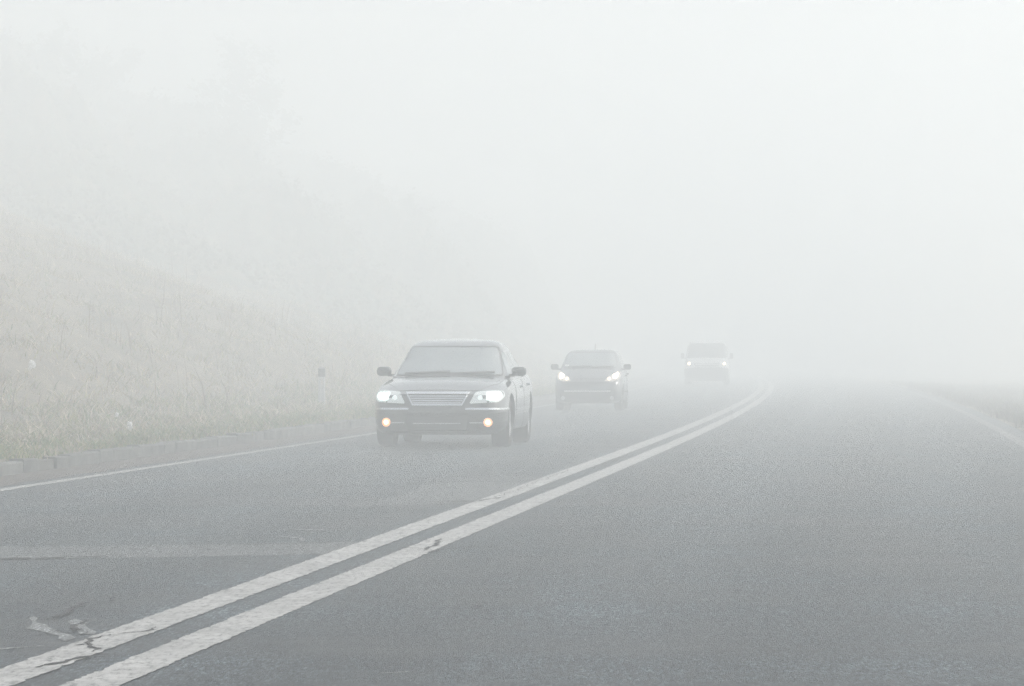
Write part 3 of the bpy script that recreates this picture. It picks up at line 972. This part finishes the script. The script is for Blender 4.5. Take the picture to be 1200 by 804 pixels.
# ---------------- the pale van
def van_face(root, P):
    lamp = [(.55, .86), (.80, .88), (.90, .97), (.86, 1.06), (.66, 1.02)]
    for s in (1, -1):
        poly = lamp if s > 0 else mirr(lamp)
        h = P('headlight', poly, 'front', .006, 'lens', rr=.03)
        P('beam_lamp', circle(s*.74, .955, .055), 'front', .012, 'van_beam', h, rr=0, thick=.01, step=.03)
    P('front_bumper', [(-.89, .225), (.89, .225), (.91, .74), (.5, .80), (-.5, .80), (-.91, .74)], 'front', .03, 'trim', rr=.05, thick=.05, step=.03)
    g = P('grille', [(-.50, .83), (.50, .83), (.54, .98), (-.54, .98)], 'front', .006, 'trim', rr=.03)
    P('grille_bar', rect(-.50, .50, .895, .92), 'front', .014, 'white_paint', g, rr=.01)

VAN = dict(
    L=4.95, label='farthest vehicle, pale van with dark bumper almost lost in the fog', cat='van', paint=M['white_paint'],
    width=[(-2.475, .80), (-2.42, .86), (-2.3, .91), (-2.0, .945), (-1.5, .955), (2.0, .955), (2.3, .93), (2.475, .87)],
    top=[(-2.475, .95), (-2.3, 1.05), (-1.9, 1.14), (-1.4, 1.2), (-.8, 1.22), (2.2, 1.22), (2.475, 1.15)],
    shoulder=[(-2.475, .90), (-2.2, 1.0), (-1.7, 1.07), (-1.0, 1.1), (2.0, 1.12), (2.475, 1.05)],
    bottom=[(-2.475, .22), (-2.2, .2), (2.2, .22), (2.475, .30)],
    nose_lean=.45, nose_z=.60,
    cabin=[(1.05, -1.95, 2.44, .93), (1.25, -1.68, 2.42, .905), (1.50, -1.33, 2.40, .865), (1.75, -.98, 2.36, .815), (1.86, -.76, 2.30, .745),
           (1.92, -.50, 2.15, .60), (1.95, -.1, 1.8, .3)],
    corner=.26, glass='dark_glass',
    wheel_r=.33, tyre_w=.215, track=.82, axles=(-1.55, 1.45),
    bonnet=[(-.62, -2.25), (.62, -2.25), (.78, -1.9), (.80, -1.72), (-.80, -1.72), (-.78, -1.9)],
    windscreen=[(-.82, 1.20), (.82, 1.20), (.72, 1.80), (-.72, 1.80)],
    rear_window=[(-.70, 1.25), (.70, 1.25), (.65, 1.70), (-.65, 1.70)],
    doors=[([(-1.30, .28), (-.30, .28), (-.28, 1.12), (-1.35, 1.10)], [(-1.40, 1.17), (-.30, 1.17), (-.32, 1.70), (-.85, 1.70)], (-.45, .98))],
    quarter=[[(-.18, 1.2), (1.0, 1.2), (1.0, 1.68), (-.18, 1.70)], [(1.1, 1.2), (2.2, 1.2), (2.15, 1.66), (1.1, 1.68)]],
    sill=rect(-1.0, .95, .25, .32), handle_mat='trim',
    mirror=(1.03, -1.32, 1.28, (.15, .12, .24)), mirror_mat=M['trim'],
    tail_light=[(.78, .8), (.90, .8), (.90, 1.2), (.80, 1.2)],
    wipers=[(-.7, 1.215, 0, 1.24), (.02, 1.21, .72, 1.235)],
    face=van_face)

def place(name, sp, xpx, Y, size=1.0):
    """stand a vehicle on the road with the middle of its nose at distance Y"""
    m = slope(Y + sp['L']/2)
    X = (xpx-600)/4500*Y
    n = math.hypot(m, 1)
    c = (X + m/n*sp['L']/2, Y + 1/n*sp['L']/2, .002)
    root = vehicle(name, sp, c, -math.atan(m))
    root.scale = (size, size, size)
    return root

sedan = place('sedan_car', SED, 512, 52.6)
hatch = place('hatchback_car', HAT, 688, 89.5, .95)
van = place('van', VAN, 828, 161)

def extras():
    # aerial on the hatchback roof and sticker in its windscreen
    bm = bmesh.new()
    tube(bm, [Vector((.06, .1, 1.48)), Vector((.06, .16, 1.56)), Vector((.06, .24, 1.64))], [.012, .008, .005], 6)
    obj('aerial', bm, M['trim'], hatch)
    bm = rounded_box((.11, .006, .06), Matrix.Translation((-.565, -1.045, 1.10)) @ Matrix.Rotation(-.95, 4, 'X'), .002, 1)
    obj('sticker', bm, M['plate'], hatch)
extras()

# ------------------------------------------------------------------ beams of the lit lamps
BEAM = 25.0
def beam(parent, x, y, z, energy, color, size=18):
    l = bpy.data.lights.new('headlamp_beam', 'SPOT')
    l.energy = energy; l.color = color; l.spot_size = math.radians(size); l.spot_blend = .8; l.shadow_soft_size = .05; l.specular_factor = .15
    o = bpy.data.objects.new('headlamp_beam', l)
    o.location = (x, y, z); o.rotation_euler = (PI/2 + .08, 0, PI)
    link(o, parent)

for s_ in (-1, 1):
    beam(sedan, s_*.74, -2.58, .70, BEAM, (.80, 1.0, .95))
    beam(hatch, s_*.66, -1.95, .83, BEAM*.8, (1.0, .86, .72))
    beam(van, s_*.74, -2.5, .955, BEAM*.8, (1.0, .84, .68))

# ------------------------------------------------------------------ fog, sky, sun, camera
def haze():
    bm = bmesh.new()
    bmesh.ops.create_cube(bm, size=1)
    for v in bm.verts:
        v.co = Vector((-10 + v.co.x*1000, 170 + v.co.y*900, HAZE_TOP if v.co.z > 0 else -1.6))
    m = bpy.data.materials.new('fog'); m.use_nodes = True
    nt = m.node_tree; nt.nodes.clear()
    out = nt.nodes.new('ShaderNodeOutputMaterial'); pv = nt.nodes.new('ShaderNodeVolumePrincipled')
    pv.inputs['Color'].default_value = (.955, .99, .99, 1)
    pv.inputs['Density'].default_value = FOG
    pv.inputs['Density Attribute'].default_value = ''
    pv.inputs['Anisotropy'].default_value = FOG_G
    nt.links.new(pv.outputs['Volume'], out.inputs['Volume'])
    try: m.cycles.homogeneous_volume = True
    except Exception: pass
    o = obj('haze', bm, m)
    tag(o, 'thick pale fog over the whole road', kind='stuff')
HAZE_TOP = 22.0
FOG_G = 0.3
haze()

w = bpy.data.worlds.new('World'); scene.world = w; w.use_nodes = True
nt = w.node_tree
bg = nt.nodes['Background']
sky = nt.nodes.new('ShaderNodeTexSky'); sky.sky_type = 'NISHITA'; sky.sun_disc = False
SUN_EL, SUN_AZ = math.radians(42), math.radians(65)   # azimuth measured clockwise from +Y
sky.sun_elevation = SUN_EL; sky.sun_rotation = SUN_AZ
sky.air_density = 1.0; sky.dust_density = 5.0; sky.ozone_density = 1.0
hs = nt.nodes.new('ShaderNodeHueSaturation'); hs.inputs['Saturation'].default_value = .50
nt.links.new(sky.outputs['Color'], hs.inputs['Color'])
nt.links.new(hs.outputs['Color'], bg.inputs['Color'])
bg.inputs['Strength'].default_value = .11

sl = bpy.data.lights.new('sun', 'SUN'); sl.energy = 1.0; sl.angle = math.radians(20); sl.color = (1, .99, .97)
so = link(bpy.data.objects.new('sun', sl))
d = Vector((math.sin(SUN_AZ)*math.cos(SUN_EL), math.cos(SUN_AZ)*math.cos(SUN_EL), math.sin(SUN_EL)))
so.rotation_euler = d.to_track_quat('Z', 'Y').to_euler()

cam = bpy.data.cameras.new('camera'); cam.sensor_width = 36; cam.lens = 36*F; cam.clip_end = 3000; cam.clip_start = .1
co = link(bpy.data.objects.new('camera', cam))
co.location = (0, 0, CAM_H); co.rotation_euler = (PI/2 + 16/4500, 0, 0)
scene.camera = co

vs = scene.view_settings
vs.view_transform = 'Standard'; vs.look = 'None'; vs.gamma = 1; vs.exposure = EXPOSURE
try: vs.use_curve_mapping = False
except Exception: pass
cy = scene.cycles
cy.max_bounces = 10; cy.volume_bounces = 5; cy.diffuse_bounces = 3; cy.glossy_bounces = 3
cy.use_denoising = True
cy.denoising_prefilter = 'NONE'
cy.use_adaptive_sampling = False
cy.sample_clamp_indirect = 3.0
try: cy.denoiser = 'OPENIMAGEDENOISE'
except Exception: pass
